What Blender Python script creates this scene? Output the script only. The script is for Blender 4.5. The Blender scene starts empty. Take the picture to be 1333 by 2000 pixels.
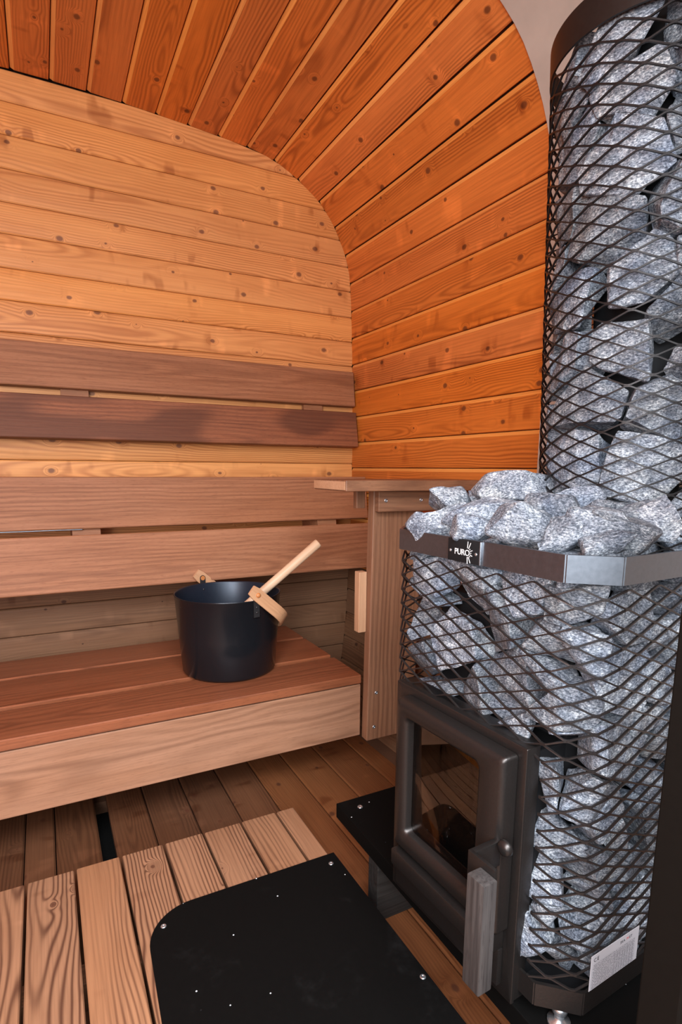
import bpy, bmesh, math, random
from math import sin, cos, pi, radians, sqrt, atan2
from mathutils import Vector, Matrix, noise as mnoise

scene = bpy.context.scene
S = 1.9                      # metres per design unit (camera to back wall = 1 unit)
EYE = 0.5                    # eye height above the lower floor, in units
COL = scene.collection

def W(x, y, z):
    return Vector((x * S, y * S, (z + EYE) * S))

# ------------------------------------------------------------------ camera
F, YAW, PIT, ROLL, PPY = 1108.1, .4815, .1674, -.0075, 1103.0
fwd = Vector((sin(YAW) * cos(PIT), cos(YAW) * cos(PIT), -sin(PIT)))
rgt = Vector((cos(YAW), -sin(YAW), 0))
dwn = -rgt.cross(fwd)
r2 = cos(ROLL) * rgt + sin(ROLL) * dwn
d2 = -sin(ROLL) * rgt + cos(ROLL) * dwn
cd = bpy.data.cameras.new('camera')
cam = bpy.data.objects.new('camera', cd)
COL.objects.link(cam)
m = Matrix((r2, -d2, -fwd)).transposed().to_4x4()
m.translation = W(0, 0, 0)
cam.matrix_world = m
cd.sensor_fit = 'VERTICAL'
cd.sensor_height = 36
cd.lens = F / 2000 * 36
cd.shift_y = (PPY - 1000) / 2000
cd.clip_start = .01
scene.camera = cam

# ------------------------------------------------------------------ world, lights, exposure
wd = bpy.data.worlds.new('overcast_sky')
scene.world = wd
wd.use_nodes = True
wd.node_tree.nodes['Background'].inputs[0].default_value = (.74, .86, 1.0, 1)
wd.node_tree.nodes['Background'].inputs[1].default_value = .12

def area(name, loc, target, sx, sy, power, color):
    ld = bpy.data.lights.new(name, 'AREA')
    ld.shape = 'RECTANGLE'
    ld.size, ld.size_y, ld.energy, ld.color = sx, sy, power, color
    o = bpy.data.objects.new(name, ld)
    COL.objects.link(o)
    o.location = loc
    o.rotation_euler = (target - loc).to_track_quat('-Z', 'Y').to_euler()
    return o
# daylight falling in through the open doorway behind the photographer
area('doorway_daylight', W(-.12, -.50, .22), W(.22, .8, .05), 1.1, 1.3, 20, (.88, .94, 1.0))
# bright open sky high above the threshold, seen through the doorway
area('high_sky_daylight', W(-.12, -.62, .98), W(.16, .42, -.30), 2.2, 1.5, 300, (.86, .93, 1.0))
# second glazed opening in the front wall, to the left of the door
area('side_daylight', W(-.36, -.24, .12), W(.25, .8, .0), .5, 1.0, 36, (.92, .96, 1.0))

vs = scene.view_settings
vs.view_transform = 'Standard'
vs.look = 'None'
vs.gamma = 1
vs.use_curve_mapping = False
scene.cycles.adaptive_threshold = .02
vs.exposure = 0.13

# ------------------------------------------------------------------ node helper
class NT:
    def __init__(s, name):
        s.m = bpy.data.materials.new(name)
        s.m.use_nodes = True
        s.t = s.m.node_tree
        s.b = s.t.nodes['Principled BSDF']
    def n(s, typ, **kw):
        nd = s.t.nodes.new(typ)
        for k, v in kw.items():
            setattr(nd, k, v)
        return nd
    def put(s, sock, v):
        if isinstance(v, bpy.types.NodeSocket):
            s.t.links.new(v, sock)
        elif v is not None:
            sock.default_value = v
    def math(s, op, a, b=None, c=None, clamp=False):
        nd = s.n('ShaderNodeMath', operation=op, use_clamp=clamp)
        for i, v in enumerate((a, b, c)):
            if v is not None:
                s.put(nd.inputs[i], v)
        return nd.outputs[0]
    def vec(s, op, a, b=None):
        nd = s.n('ShaderNodeVectorMath', operation=op)
        s.put(nd.inputs[0], a)
        if b is not None:
            s.put(nd.inputs[1], b)
        return nd.outputs['Value'] if op in ('LENGTH', 'DISTANCE', 'DOT_PRODUCT') else nd.outputs[0]
    def noise(s, v, scale=1, detail=2, rough=.5):
        nd = s.n('ShaderNodeTexNoise')
        s.put(nd.inputs['Vector'], v)
        nd.inputs['Scale'].default_value = scale
        nd.inputs['Detail'].default_value = detail
        nd.inputs['Roughness'].default_value = rough
        return nd.outputs[0]
    def mix(s, f, a, b, mode='MIX'):
        nd = s.n('ShaderNodeMix', data_type='RGBA', blend_type=mode)
        s.put(nd.inputs[0], f)
        for i, v in ((6, a), (7, b)):
            s.put(nd.inputs[i], (*v, 1) if isinstance(v, tuple) and len(v) == 3 else v)
        return nd.outputs[2]
    def step(s, x, a, b):
        nd = s.n('ShaderNodeMapRange', interpolation_type='SMOOTHSTEP')
        s.put(nd.inputs[0], x)
        nd.inputs[1].default_value = a
        nd.inputs[2].default_value = b
        return nd.outputs[0]
    def bump(s, h, strength, dist):
        nd = s.n('ShaderNodeBump')
        nd.inputs['Strength'].default_value = strength
        nd.inputs['Distance'].default_value = dist
        s.put(nd.inputs['Height'], h)
        s.t.links.new(nd.outputs[0], s.b.inputs['Normal'])
    def fin(s, col=None, rough=None, metal=None, spec=None):
        if col is not None:
            s.put(s.b.inputs['Base Color'], (*col, 1) if isinstance(col, tuple) and len(col) == 3 else col)
        if rough is not None:
            s.put(s.b.inputs['Roughness'], rough)
        if metal is not None:
            s.put(s.b.inputs['Metallic'], metal)
        if spec is not None:
            s.b.inputs['Specular IOR Level'].default_value = spec
        return s.m

def wood(name, light, dark, ring=.5, spacing=.006, knots=True, knot=(.12, .04, .015), fiber=.25,
         rough=.42, tone=.25, pores=0., bump=.25, spec=.4, sharp=3.0, kden=1.0, cath=.05, blotch=0.):
    t = NT(name)
    tc = t.n('ShaderNodeTexCoord').outputs['Object']
    rnd = t.n('ShaderNodeObjectInfo').outputs['Random']
    r3 = t.n('ShaderNodeCombineXYZ')
    t.put(r3.inputs[0], t.math('MULTIPLY', rnd, 37.))
    t.put(r3.inputs[1], t.math('MULTIPLY', rnd, 11.3))
    t.put(r3.inputs[2], t.math('MULTIPLY', rnd, 5.7))
    P = t.vec('ADD', tc, r3.outputs[0])
    sx = t.n('ShaderNodeSeparateXYZ')
    t.put(sx.inputs[0], tc)
    # slow bending of the growth rings along the board
    w1 = t.noise(t.vec('MULTIPLY', P, (1.1, 4., 4.)), 1, 2)
    w2 = t.noise(t.vec('MULTIPLY', P, (4., 14., 14.)), 1, 2)
    yy = t.math('ADD', sx.outputs[1], t.math('MULTIPLY', t.math('SUBTRACT', w2, .5), .022))
    yc = t.math('SUBTRACT', yy, t.math('MULTIPLY', t.math('SUBTRACT', rnd, .25), .11))
    dep = t.math('MULTIPLY', t.math('SUBTRACT', w1, .32), cath * 3.2)
    rad = t.math('SQRT', t.math('ADD', t.math('MULTIPLY', yc, yc), t.math('MULTIPLY', dep, dep)))
    phase = t.math('DIVIDE', rad, spacing)
    kmask = None
    if knots:
        sc = (5.0 * kden, 13., 3.)
        vo = t.n('ShaderNodeTexVoronoi', voronoi_dimensions='2D')
        ps = t.vec('MULTIPLY', P, sc)
        t.put(vo.inputs['Vector'], ps)
        vo.inputs['Scale'].default_value = 1
        vo.inputs['Randomness'].default_value = .9
        df = t.vec('MULTIPLY', t.vec('SUBTRACT', ps, vo.outputs['Position']), (1 / sc[0], 1.35 / sc[1], 0))
        d = t.vec('LENGTH', df)
        sc_ = t.n('ShaderNodeSeparateColor')
        t.put(sc_.inputs[0], vo.outputs['Color'])
        size = t.math('MULTIPLY', t.step(sc_.outputs[0], .25, 1.), .0105)
        dn = t.math('ADD', d, t.math('MULTIPLY', t.math('SUBTRACT', t.noise(P, 90, 2), .5), .004))
        kmask = t.math('MULTIPLY', t.step(t.math('DIVIDE', dn, t.math('ADD', size, .0004)), 1.15, .55), t.step(size, .0006, .002))
        near = t.math('MULTIPLY', t.math('EXPONENT', t.math('MULTIPLY', t.math('POWER', t.math('DIVIDE', d, .017), 2.), -1.)), t.step(size, .0006, .003))
        phase = t.math('ADD', t.math('MULTIPLY', phase, t.math('SUBTRACT', 1., near)), t.math('MULTIPLY', near, t.math('DIVIDE', d, spacing * .55)))
    line = t.math('POWER', t.math('ABSOLUTE', t.math('SINE', t.math('MULTIPLY', phase, pi))), sharp)
    fib = t.noise(t.vec('MULTIPLY', P, (5., 240., 240.)), 1, 3, .6)
    big = t.noise(t.vec('MULTIPLY', P, (2.2, 9., 9.)), 1, 3, .55)
    strength = t.math('MULTIPLY', line, t.math('MULTIPLY', t.step(t.noise(t.vec('MULTIPLY', P, (.9, 12., 6.)), 1, 1), .3, .65), ring))
    c = t.mix(strength, light, dark)
    c = t.mix(t.math('MULTIPLY', t.step(fib, .35, .75), fiber), c, dark)
    c = t.mix(t.math('MULTIPLY', t.step(big, .38, .7), .45), c, t.mix(1., c, (.80, .68, .56), 'MULTIPLY'))
    if blotch:
        bl = t.step(t.noise(t.vec('MULTIPLY', P, (3., 8., 8.)), 1, 1), .45, .60)
        c = t.mix(t.math('MULTIPLY', bl, blotch), c, (.080, .032, .020))
    if pores:
        po = t.step(t.noise(t.vec('MULTIPLY', P, (38., 620., 400.)), 1, 2, .6), .56, .68)
        c = t.mix(t.math('MULTIPLY', po, pores), c, dark)
    hv = t.n('ShaderNodeHueSaturation')
    t.put(hv.inputs['Color'], c)
    rr = t.math('FRACT', t.math('MULTIPLY', rnd, 7.31))
    t.put(hv.inputs['Value'], t.math('ADD', 1. - tone * .5, t.math('MULTIPLY', rr, tone)))
    t.put(hv.inputs['Saturation'], t.math('ADD', .98, t.math('MULTIPLY', t.math('FRACT', t.math('MULTIPLY', rnd, 3.7)), .04)))
    c = hv.outputs[0]
    if knots:
        c = t.mix(t.math('MULTIPLY', kmask, .85), c, knot)
    if knots:
        fg = t.noise(t.vec('MULTIPLY', P, (24., 7., 7.)), 1, 1, .4)
        fmk = t.math('MULTIPLY', t.step(t.noise(t.vec('MULTIPLY', P, (7., 13., 5.)), 1, 1), .54, .70), .8)
        wide = t.math('MULTIPLY', t.math('EXPONENT', t.math('MULTIPLY', t.math('POWER', t.math('DIVIDE', d, .030), 2.), -1.)), t.step(size, .002, .005))
        fmk = t.math('MAXIMUM', fmk, wide)
        c = t.mix(t.math('MULTIPLY', t.step(fg, .55, .72), fmk), c, t.mix(1., c, (1.28, 1.30, 1.35), 'MULTIPLY'))
        c = t.mix(t.math('MULTIPLY', t.step(fg, .42, .30), fmk), c, t.mix(1., c, (.62, .50, .42), 'MULTIPLY'))
    h = t.math('ADD', t.math('MULTIPLY', fib, .35), t.math('MULTIPLY', line, -.35 * ring))
    if knots:
        # the figure around knots catches light as short cross ripples
        rip = t.noise(t.vec('MULTIPLY', P, (26., 7., 7.)), 1, 2, .5)
        h = t.math('ADD', h, t.math('MULTIPLY', t.math('MULTIPLY', t.step(rip, .55, .8), near), 2.))
    t.bump(h, bump, .002)
    return t.fin(c, t.math('ADD', rough, t.math('MULTIPLY', fib, .12)), 0., spec)

def plain(name, col, rough=.5, metal=0., spec=.5, speck=0., bumps=0., scale=160):
    t = NT(name)
    P = t.n('ShaderNodeTexCoord').outputs['Object']
    nz = t.noise(P, scale, 3, .6)
    lo = tuple(v * .82 for v in col)
    hi = tuple(min(1, v * 1.16) for v in col)
    c = t.mix(nz, lo, hi)
    if speck:
        vo = t.n('ShaderNodeTexVoronoi')
        t.put(vo.inputs['Vector'], P)
        vo.inputs['Scale'].default_value = 46
        s_ = t.n('ShaderNodeSeparateColor')
        t.put(s_.inputs[0], vo.outputs['Color'])
        dot = t.math('MULTIPLY', t.step(vo.outputs['Distance'], .085, .05), t.step(s_.outputs[0], .80, .88))
        c = t.mix(t.math('MULTIPLY', dot, speck), c, (.75, .78, .8))
        dust = t.step(t.noise(P, 7, 5, .7), .56, .78)
        c = t.mix(t.math('MULTIPLY', dust, .012), c, (.5, .5, .5))
    if bumps:
        t.bump(nz, bumps, .001)
    return t.fin(c, t.math('ADD', rough - .05, t.math('MULTIPLY', nz, .1)), metal, spec)

def stone_mat():
    t = NT('crushed_grey_gneiss')
    tc = t.n('ShaderNodeTexCoord').outputs['Object']
    rnd = t.n('ShaderNodeObjectInfo').outputs['Random']
    r3 = t.n('ShaderNodeCombineXYZ')
    t.put(r3.inputs[0], t.math('MULTIPLY', rnd, 31.))
    t.put(r3.inputs[2], t.math('MULTIPLY', rnd, 9.))
    P = t.vec('ADD', tc, r3.outputs[0])
    warp = t.n('ShaderNodeTexNoise')
    t.put(warp.inputs['Vector'], P)
    warp.inputs['Scale'].default_value = 18
    band = t.vec('MULTIPLY', t.vec('ADD', P, t.vec('MULTIPLY', warp.outputs['Color'], (.02, .02, .02))), (1., 1., 2.4))
    f1 = t.noise(band, 225, 3, .7)
    f2 = t.noise(P, 420, 2, .6)
    f3 = t.noise(P, 11, 4, .6)
    rr = t.n('ShaderNodeValToRGB')
    t.put(rr.inputs[0], t.math('ADD', t.math('MULTIPLY', f1, .72), t.math('MULTIPLY', f2, .28)))
    e = rr.color_ramp.elements
    e[0].position, e[0].color = .33, (.030, .036, .048, 1)
    e[1].position, e[1].color = .69, (.74, .76, .79, 1)
    a = e.new(.46); a.color = (.155, .172, .20, 1)
    a = e.new(.55); a.color = (.33, .35, .385, 1)
    c = rr.outputs[0]
    c = t.mix(t.math('MULTIPLY', t.step(f3, .5, .72), .5), c, t.mix(1., c, (.80, .73, .62), 'MULTIPLY'))
    c = t.mix(t.math('MULTIPLY', t.step(f3, .5, .30), .55), c, t.mix(1., c, (.50, .62, .80), 'MULTIPLY'))
    f4 = t.noise(P, 34, 4, .65)
    c = t.mix(t.step(f4, .42, .62), t.mix(1., c, (.60, .62, .66), 'MULTIPLY'), t.mix(1., c, (1.12, 1.12, 1.1), 'MULTIPLY'))
    hv = t.n('ShaderNodeHueSaturation')
    t.put(hv.inputs['Color'], c)
    t.put(hv.inputs['Value'], t.math('ADD', .72, t.math('MULTIPLY', rnd, .80)))
    t.bump(t.math('ADD', t.math('MULTIPLY', f1, .6), t.math('MULTIPLY', t.noise(P, 45, 4, .6), 2.6)), .55, .005)
    return t.fin(hv.outputs[0], .8, 0., .3)

M = {}
M['ceil'] = wood('oiled_spruce_cladding', (.70, .205, .038), (.24, .047, .007), ring=.62, spacing=.0065, knot=(.13, .035, .012), rough=.42, spec=.28, tone=.16, fiber=.3, kden=1.15)
M['back'] = wood('natural_spruce_cladding', (.76, .335, .108), (.36, .100, .024), ring=.55, spacing=.007, knot=(.17, .06, .03), rough=.44, spec=.3, tone=.14, fiber=.25, kden=1.1)
M['back_low'] = wood('darker_low_spruce_cladding', (.20, .100, .052), (.08, .036, .019), ring=.5, spacing=.007, knot=(.05, .02, .012), rough=.55, spec=.2, tone=.16, fiber=.3, kden=1.1)  # spruce cladding in a darker brown for the lowest wall boards
M['bench'] = wood('heat_treated_aspen', (.39, .170, .085), (.155, .057, .027), ring=.42, spacing=.012, knots=False, rough=.48, spec=.22, tone=.16, fiber=.5, pores=.45, cath=.045)
M['post'] = wood('grey_brown_streaked_aspen', (.30, .140, .074), (.12, .050, .027), ring=.55, spacing=.014, knots=False, rough=.42, tone=.12, fiber=.45, pores=.3, cath=.05)
M['bench_pale'] = wood('pale_heat_treated_aspen', (.35, .180, .108), (.17, .078, .044), ring=.65, spacing=.021, knots=False, rough=.45, tone=.1, fiber=.4, pores=.4, cath=.10)
M['seat'] = wood('red_heat_treated_aspen', (.30, .098, .043), (.10, .028, .012), ring=.6, spacing=.012, knots=False, rough=.36, tone=.18, fiber=.4, pores=.4, cath=.045)
M['blotchy'] = wood('stained_heat_treated_aspen', (.31, .120, .060), (.11, .040, .024), ring=.45, spacing=.012, knots=False, rough=.48, spec=.2, tone=.1, fiber=.5, pores=.6, cath=.05, blotch=.65)
M['walk'] = wood('heat_treated_pine_decking', (.34, .168, .088), (.060, .017, .008), ring=.85, spacing=.0085, knot=(.10, .035, .018), rough=.5, tone=.22, fiber=.28, sharp=4.5, kden=.9, cath=.06)
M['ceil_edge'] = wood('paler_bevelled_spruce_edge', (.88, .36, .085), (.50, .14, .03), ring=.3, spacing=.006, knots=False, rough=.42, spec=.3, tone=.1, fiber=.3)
M['floor_orange'] = wood('lit_pine_floor', (.25, .088, .030), (.10, .028, .009), ring=.6, spacing=.006, knot=(.09, .03, .015), rough=.45, tone=.1, fiber=.35)  # brighter floor pine: the light falling beside the stove is in its colour
M['floor'] = wood('shaded_pine_floor', (.15, .058, .026), (.05, .017, .008), ring=.55, spacing=.007, knot=(.09, .03, .015), rough=.45, tone=.25, fiber=.35)  # same floor pine, darkened to carry the shade under the bench
M['shell'] = plain('dark_timber_shell', (.09, .035, .014), .8)
M['birch'] = wood('pale_birch', (.74, .50, .33), (.52, .29, .16), ring=.25, spacing=.006, knots=False, rough=.4, tone=.05, fiber=.35)
M['birch_strap'] = wood('bent_birch_strap', (.62, .36, .21), (.40, .19, .09), ring=.3, spacing=.004, knots=False, rough=.38, tone=.05, fiber=.35, pores=.2)
M['peg'] = plain('orange_wood_peg', (.52, .19, .06), .35)
M['black_metal'] = plain('black_powder_coat', (.020, .019, .020), .42, .0, .5)
M['bucket'] = plain('satin_black_lacquer', (.016, .017, .021), .25, .5, .6)
M['bucket_in'] = plain('dark_blue_black_lacquer', (.016, .024, .040), .36, .4, .6)
M['stove'] = plain('stove_enamel_black', (.050, .043, .040), .36, .80, .5, bumps=.15, scale=300)
M['band'] = plain('brushed_dark_steel', (.17, .185, .21), .36, .92, .5)
M['colband'] = plain('satin_dark_steel_band', (.045, .042, .041), .42, .8, .5)
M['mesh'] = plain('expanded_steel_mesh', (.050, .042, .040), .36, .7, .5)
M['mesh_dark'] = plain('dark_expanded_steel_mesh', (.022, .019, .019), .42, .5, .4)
M['inner'] = plain('sooty_steel', (.008, .008, .009), .7, .2, .3)
M['mat'] = plain('matt_black_sheet_steel', (.004, .0037, .0035), .6, .0, .05, speck=.9)
M['steel'] = plain('zinc_plated_screw', (.62, .66, .70), .28, .9)
M['handle'] = wood('scorched_grey_oak', (.060, .053, .051), (.016, .013, .013), ring=.6, spacing=.009, knots=False, rough=.45, tone=.1, fiber=.6, pores=.5, cath=.04)
M['block'] = wood('black_stained_block', (.030, .028, .027), (.006, .006, .006), ring=.4, spacing=.009, knots=False, rough=.4, tone=.1, fiber=.6)
M['jamb'] = plain('dark_brown_paint', (.006, .0045, .0035), .7, 0, .08)
M['shield'] = plain('pale_mineral_board', (.50, .42, .36), .55, 0, .3, scale=14)
M['ash'] = plain('grey_ash', (.42, .38, .34), .9)
M['char'] = plain('charred_log', (.05, .035, .028), .85, bumps=.5, scale=80)
M['white'] = plain('white_print', (.80, .76, .76), .5)
M['ink'] = plain('black_print', (.03, .03, .035), .6)
M['red'] = plain('red_print', (.55, .05, .05), .6)
M['wallout'] = plain('dark_front_cladding', (.30, .15, .07), .6)
M['ground'] = plain('dark_gravel', (.010, .0095, .009), .95, spec=0., bumps=.8, scale=90)
M['stone'] = stone_mat()

def glass_mat():
    t = NT('stove_glass')
    nt = t.t
    tr = t.n('ShaderNodeBsdfTransparent')
    tr.inputs[0].default_value = (.50, .48, .46, 1)
    gl = t.n('ShaderNodeBsdfGlossy')
    gl.inputs['Roughness'].default_value = .02
    fr = t.n('ShaderNodeFresnel')
    fr.inputs[0].default_value = 1.9
    mx = t.n('ShaderNodeMixShader')
    nt.links.new(t.math('MULTIPLY', fr.outputs[0], .9, clamp=True), mx.inputs[0])
    nt.links.new(tr.outputs[0], mx.inputs[1])
    nt.links.new(gl.outputs[0], mx.inputs[2])
    nt.links.new(mx.outputs[0], nt.nodes['Material Output'].inputs[0])
    return t.m
M['glass'] = glass_mat()

def label_mat():
    t = NT('printed_rating_label')
    P = t.n('ShaderNodeTexCoord').outputs['Object']
    sx = t.n('ShaderNodeSeparateXYZ')
    t.put(sx.inputs[0], P)
    x, y = sx.outputs[0], sx.outputs[1]
    row = t.step(t.math('FRACT', t.math('DIVIDE', y, .0026)), .55, .62)
    wd_ = t.noise(t.vec('MULTIPLY', P, (700., 384., 0.)), 1, 0)
    body = t.math('MULTIPLY', t.math('MULTIPLY', row, t.step(wd_, .36, .44)), t.step(y, .041, .0405))
    edge = t.math('MULTIPLY', t.step(x, .004, .005), t.step(x, .101, .100))
    grid = t.math('MULTIPLY', t.step(x, .052, .0525), t.step(t.math('FRACT', t.math('DIVIDE', x, .006)), .88, .92))
    ink = t.math('MULTIPLY', t.math('MAXIMUM', body, t.math('MULTIPLY', grid, t.step(y, .035, .0345))), edge)
    c = t.mix(t.math('MULTIPLY', ink, .9), (.50, .49, .52), (.05, .05, .07))
    return t.fin(c, .45, 0, .4)
M['label'] = label_mat()

# ------------------------------------------------------------------ object helpers
def smooth(me, on=True):
    for p in me.polygons:
        p.use_smooth = on

def link(name, me, mat=None, parent=None, mw=None):
    o = bpy.data.objects.new(name, me)
    COL.objects.link(o)
    if mat is not None and me is not None and not me.materials:
        me.materials.append(M[mat] if isinstance(mat, str) else mat)
    if mw is None:
        mw = Matrix.Identity(4)
    if parent is not None:
        o.parent = parent
        o.matrix_basis = wmat[parent.name].inverted() @ mw
    else:
        o.matrix_basis = mw
    wmat[o.name] = mw
    return o
wmat = {}

def thing(name, label, cat, loc, group=None, rot=None):
    mw = Matrix.Translation(loc)
    if rot is not None:
        mw = mw @ rot
    o = link(name, None, None, None, mw)
    tag(o, label, cat, group)
    return o

def tag(o, label, cat, group=None, kind=None):
    if label: o['label'] = label
    if cat: o['category'] = cat
    if group: o['group'] = group
    if kind: o['kind'] = kind
    return o

def frame(o, ex, ey=None, ez=None):
    """rotation+translation with x=ex; y or z given approximately"""
    ex = Vector(ex).normalized()
    if ez is not None:
        ez = Vector(ez)
        ey = ez.cross(ex).normalized()
        ez = ex.cross(ey)
    else:
        ey = Vector(ey)
        ez = ex.cross(ey).normalized()
        ey = ez.cross(ex)
    mt = Matrix((ex, ey, ez)).transposed().to_4x4()
    mt.translation = o
    return mt

def pydata(name, vs_, fs, mat=None):
    me = bpy.data.meshes.new(name)
    me.from_pydata([tuple(v) for v in vs_], [], fs)
    me.update()
    bm = bmesh.new(); bm.from_mesh(me)
    bmesh.ops.recalc_face_normals(bm, faces=bm.faces)
    bm.to_mesh(me); bm.free()
    if mat: me.materials.append(M[mat] if isinstance(mat, str) else mat)
    return me

def prism(prof, x0, x1, mat=None, name='prism'):
    """prof: list of (y,z) extruded in x; x0,x1 numbers or per-vertex lists"""
    n = len(prof)
    a = x0 if isinstance(x0, (list, tuple)) else [x0] * n
    b = x1 if isinstance(x1, (list, tuple)) else [x1] * n
    vs_ = [(a[i], p[0], p[1]) for i, p in enumerate(prof)] + [(b[i], p[0], p[1]) for i, p in enumerate(prof)]
    fs = [tuple(range(n)), tuple(range(2 * n - 1, n - 1, -1))]
    fs += [(i, (i + 1) % n, n + (i + 1) % n, n + i) for i in range(n)]
    return pydata(name, vs_, fs, mat)

cache = {}
def plank_mesh(L, Wd, T, b, mat):
    """solid plank, x 0..L (grain), y 0..Wd, z -T..0 (face up), long edges eased"""
    k = (round(L, 4), round(Wd, 4), round(T, 4), b, mat)
    if k not in cache:
        pr = [(b, 0), (Wd - b, 0), (Wd, -b), (Wd, -T + b), (Wd - b, -T), (b, -T), (0, -T + b), (0, -b)]
        me = prism(pr, 0, L, mat, 'plank')
        bm = bmesh.new(); bm.from_mesh(me)
        ends = [e for e in bm.edges if abs(e.verts[0].co.x - e.verts[1].co.x) < 1e-6]
        bmesh.ops.bevel(bm, geom=ends, offset=b * .7, segments=1, affect='EDGES', clamp_overlap=True)
        bm.to_mesh(me); bm.free()
        cache[k] = me
    return cache[k]

def plank(name, mat, parent, p0, p1, wvec, T, b=.0015):
    """plank with face edge p0->p1 (world), width vector wvec, thickness T metres away from the face"""
    p0, p1, wvec = Vector(p0), Vector(p1), Vector(wvec)
    ex = (p1 - p0)
    L = ex.length
    return link(name, plank_mesh(L, wvec.length, T, b, mat), None, parent, frame(p0, ex, ey=wvec))

def box_mesh(cx, cy, cz, sx, sy, sz, bev=0., mat=None, seg=2):
    bm = bmesh.new()
    bmesh.ops.create_cube(bm, size=1)
    for v in bm.verts:
        v.co = Vector((cx + v.co.x * sx, cy + v.co.y * sy, cz + v.co.z * sz))
    if bev:
        bmesh.ops.bevel(bm, geom=bm.edges[:], offset=bev, segments=seg, profile=.6, affect='EDGES')
    me = bpy.data.meshes.new('box')
    bm.to_mesh(me); bm.free()
    if mat: me.materials.append(M[mat])
    return me

def lathe_mesh(prof, seg, mat, cap0=True, cap1=True):
    """prof: (r, z) list revolved about z"""
    vs_, fs = [], []
    for r, z in prof:
        for i in range(seg):
            a = 2 * pi * i / seg
            vs_.append((r * cos(a), r * sin(a), z))
    for j in range(len(prof) - 1):
        for i in range(seg):
            k = (i + 1) % seg
            fs.append((j * seg + i, j * seg + k, (j + 1) * seg + k, (j + 1) * seg + i))
    if cap0: fs.append(tuple(range(seg)))
    if cap1: fs.append(tuple((len(prof) - 1) * seg + i for i in range(seg)))
    me = pydata('lathe', vs_, fs, mat)
    smooth(me)
    for p in me.polygons:
        if len(p.vertices) > 4: p.use_smooth = False
    return me

def auto_smooth(me, ang=35):
    bm = bmesh.new(); bm.from_mesh(me)
    for f in bm.faces: f.smooth = True
    for e in bm.edges:
        if len(e.link_faces) == 2 and e.calc_face_angle(0) > radians(ang): e.smooth = False
    bm.to_mesh(me); bm.free()
    return me

SCREW = lathe_mesh([(.0066, 0), (.0066, .0008), (.0052, .0021), (.0024, .0025), (.0022, .0009)], 14, 'steel')
def screw(parent, p, nrm, k=1.0):
    nrm = Vector(nrm).normalized()
    up = Vector((0, 0, 1)) if abs(nrm.z) < .9 else Vector((0, 1, 0))
    mt = frame(p, up.cross(nrm), ez=nrm) @ Matrix.Scale(k, 4)
    return link('screw', SCREW, None, parent, mt)

# ------------------------------------------------------------------ barrel profile (x,z in units)
X0, Z0 = .04, .020
Q = [(.5453, .016), (.5447, .12), (.5428, .22), (.5397, .3008), (.5371, .3366), (.5318, .3716), (.5127, .4165), (.4824, .4595),
     (.4426, .4890), (.4071, .5085), (.3638, .5218), (.30, .5290), (.2257, .5345), (.13, .5395), (.04, .5415)]
half = Q + [(2 * X0 - x, z) for x, z in reversed(Q[:-1])]                 # right middle -> over the top -> left middle
LQ = [(.5435, -.10), (.5366, -.25), (.5303, -.338), (.520, -.41), (.505, -.465), (.48, -.507), (.44, -.540), (.36, -.560), (.2, -.570)]
full = half + [(2 * X0 - x, z) for x, z in LQ] + [(.04, -.575)] + list(reversed(LQ))   # and back underneath
def catmull(pts, sub=8, closed=True):
    out = []
    n = len(pts)
    for i in range(n):
        p0, p1, p2, p3 = [Vector(pts[(i + k) % n]) for k in (-1, 0, 1, 2)]
        for j in range(sub):
            t = j / sub
            out.append(.5 * ((2 * p1) + (-p0 + p2) * t + (2 * p0 - 5 * p1 + 4 * p2 - p3) * t * t + (-p0 + 3 * p1 - 3 * p2 + p3) * t ** 3))
    return out
RING = catmull(full)
NR = len(RING)
# arclength table starting on the right wall at z=.008
start = min(range(NR), key=lambda i: (RING[i] - Vector((.5453, .008))).length)
ring = [RING[(start + i) % NR] for i in range(NR + 1)]
arc = [0]
for i in range(NR): arc.append(arc[-1] + (ring[i + 1] - ring[i]).length)
TOT = arc[-1]
def at(s):
    s %= TOT
    lo, hi = 0, NR
    while hi - lo > 1:
        mid = (lo + hi) // 2
        if arc[mid] <= s: lo = mid
        else: hi = mid
    t = (s - arc[lo]) / max(1e-9, arc[lo + 1] - arc[lo])
    return ring[lo].lerp(ring[lo + 1], t)
def xr(z):
    """right-hand inner x of the barrel at height z"""
    best = X0
    for i in range(NR):
        a, b = ring[i], ring[i + 1]
        if (a.y - z) * (b.y - z) <= 0 and a.x > X0 - .001 and abs(a.y - b.y) > 1e-9:
            t = (z - a.y) / (b.y - a.y)
            best = max(best, a.x + t * (b.x - a.x))
    return best
def taper(p):
    w = max(0, (p.x - X0) / .5)
    return .020 * min(1, w) ** 3
YB, YF = 1.0, -.13

# ------------------------------------------------------------------ structure: barrel shell and its boards
def shell(name, i0, i1, off=.02):
    vs_, fs = [], []
    idx = list(range(i0, i1 + 1, 4))
    if idx[-1] != i1: idx.append(i1)
    for i in idx:
        p = ring[i % NR]
        c = Vector((X0, Z0))
        q = p + (p - c).normalized() * .0105
        q2 = p + (p - c).normalized() * (.0105 + off)
        for r in (q, q2):
            for y in (YB + .03, YF - .02):
                vs_.append(W(r.x + taper(p) * (YB - y), y, r.y))
    n = len(idx)
    for k in range(n - 1):
        a, b = 4 * k, 4 * (k + 1)
        fs += [(a, a + 1, b + 1, b), (a + 2, b + 2, b + 3, a + 3), (a, b, b + 2, a + 2), (a + 1, a + 3, b + 3, b + 1)]
    fs += [(0, 2, 3, 1), (4 * n - 4, 4 * n - 3, 4 * n - 1, 4 * n - 2)]
    o = link(name, pydata(name, vs_, fs, 'shell'))
    o['kind'] = 'structure'
    return o

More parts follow.
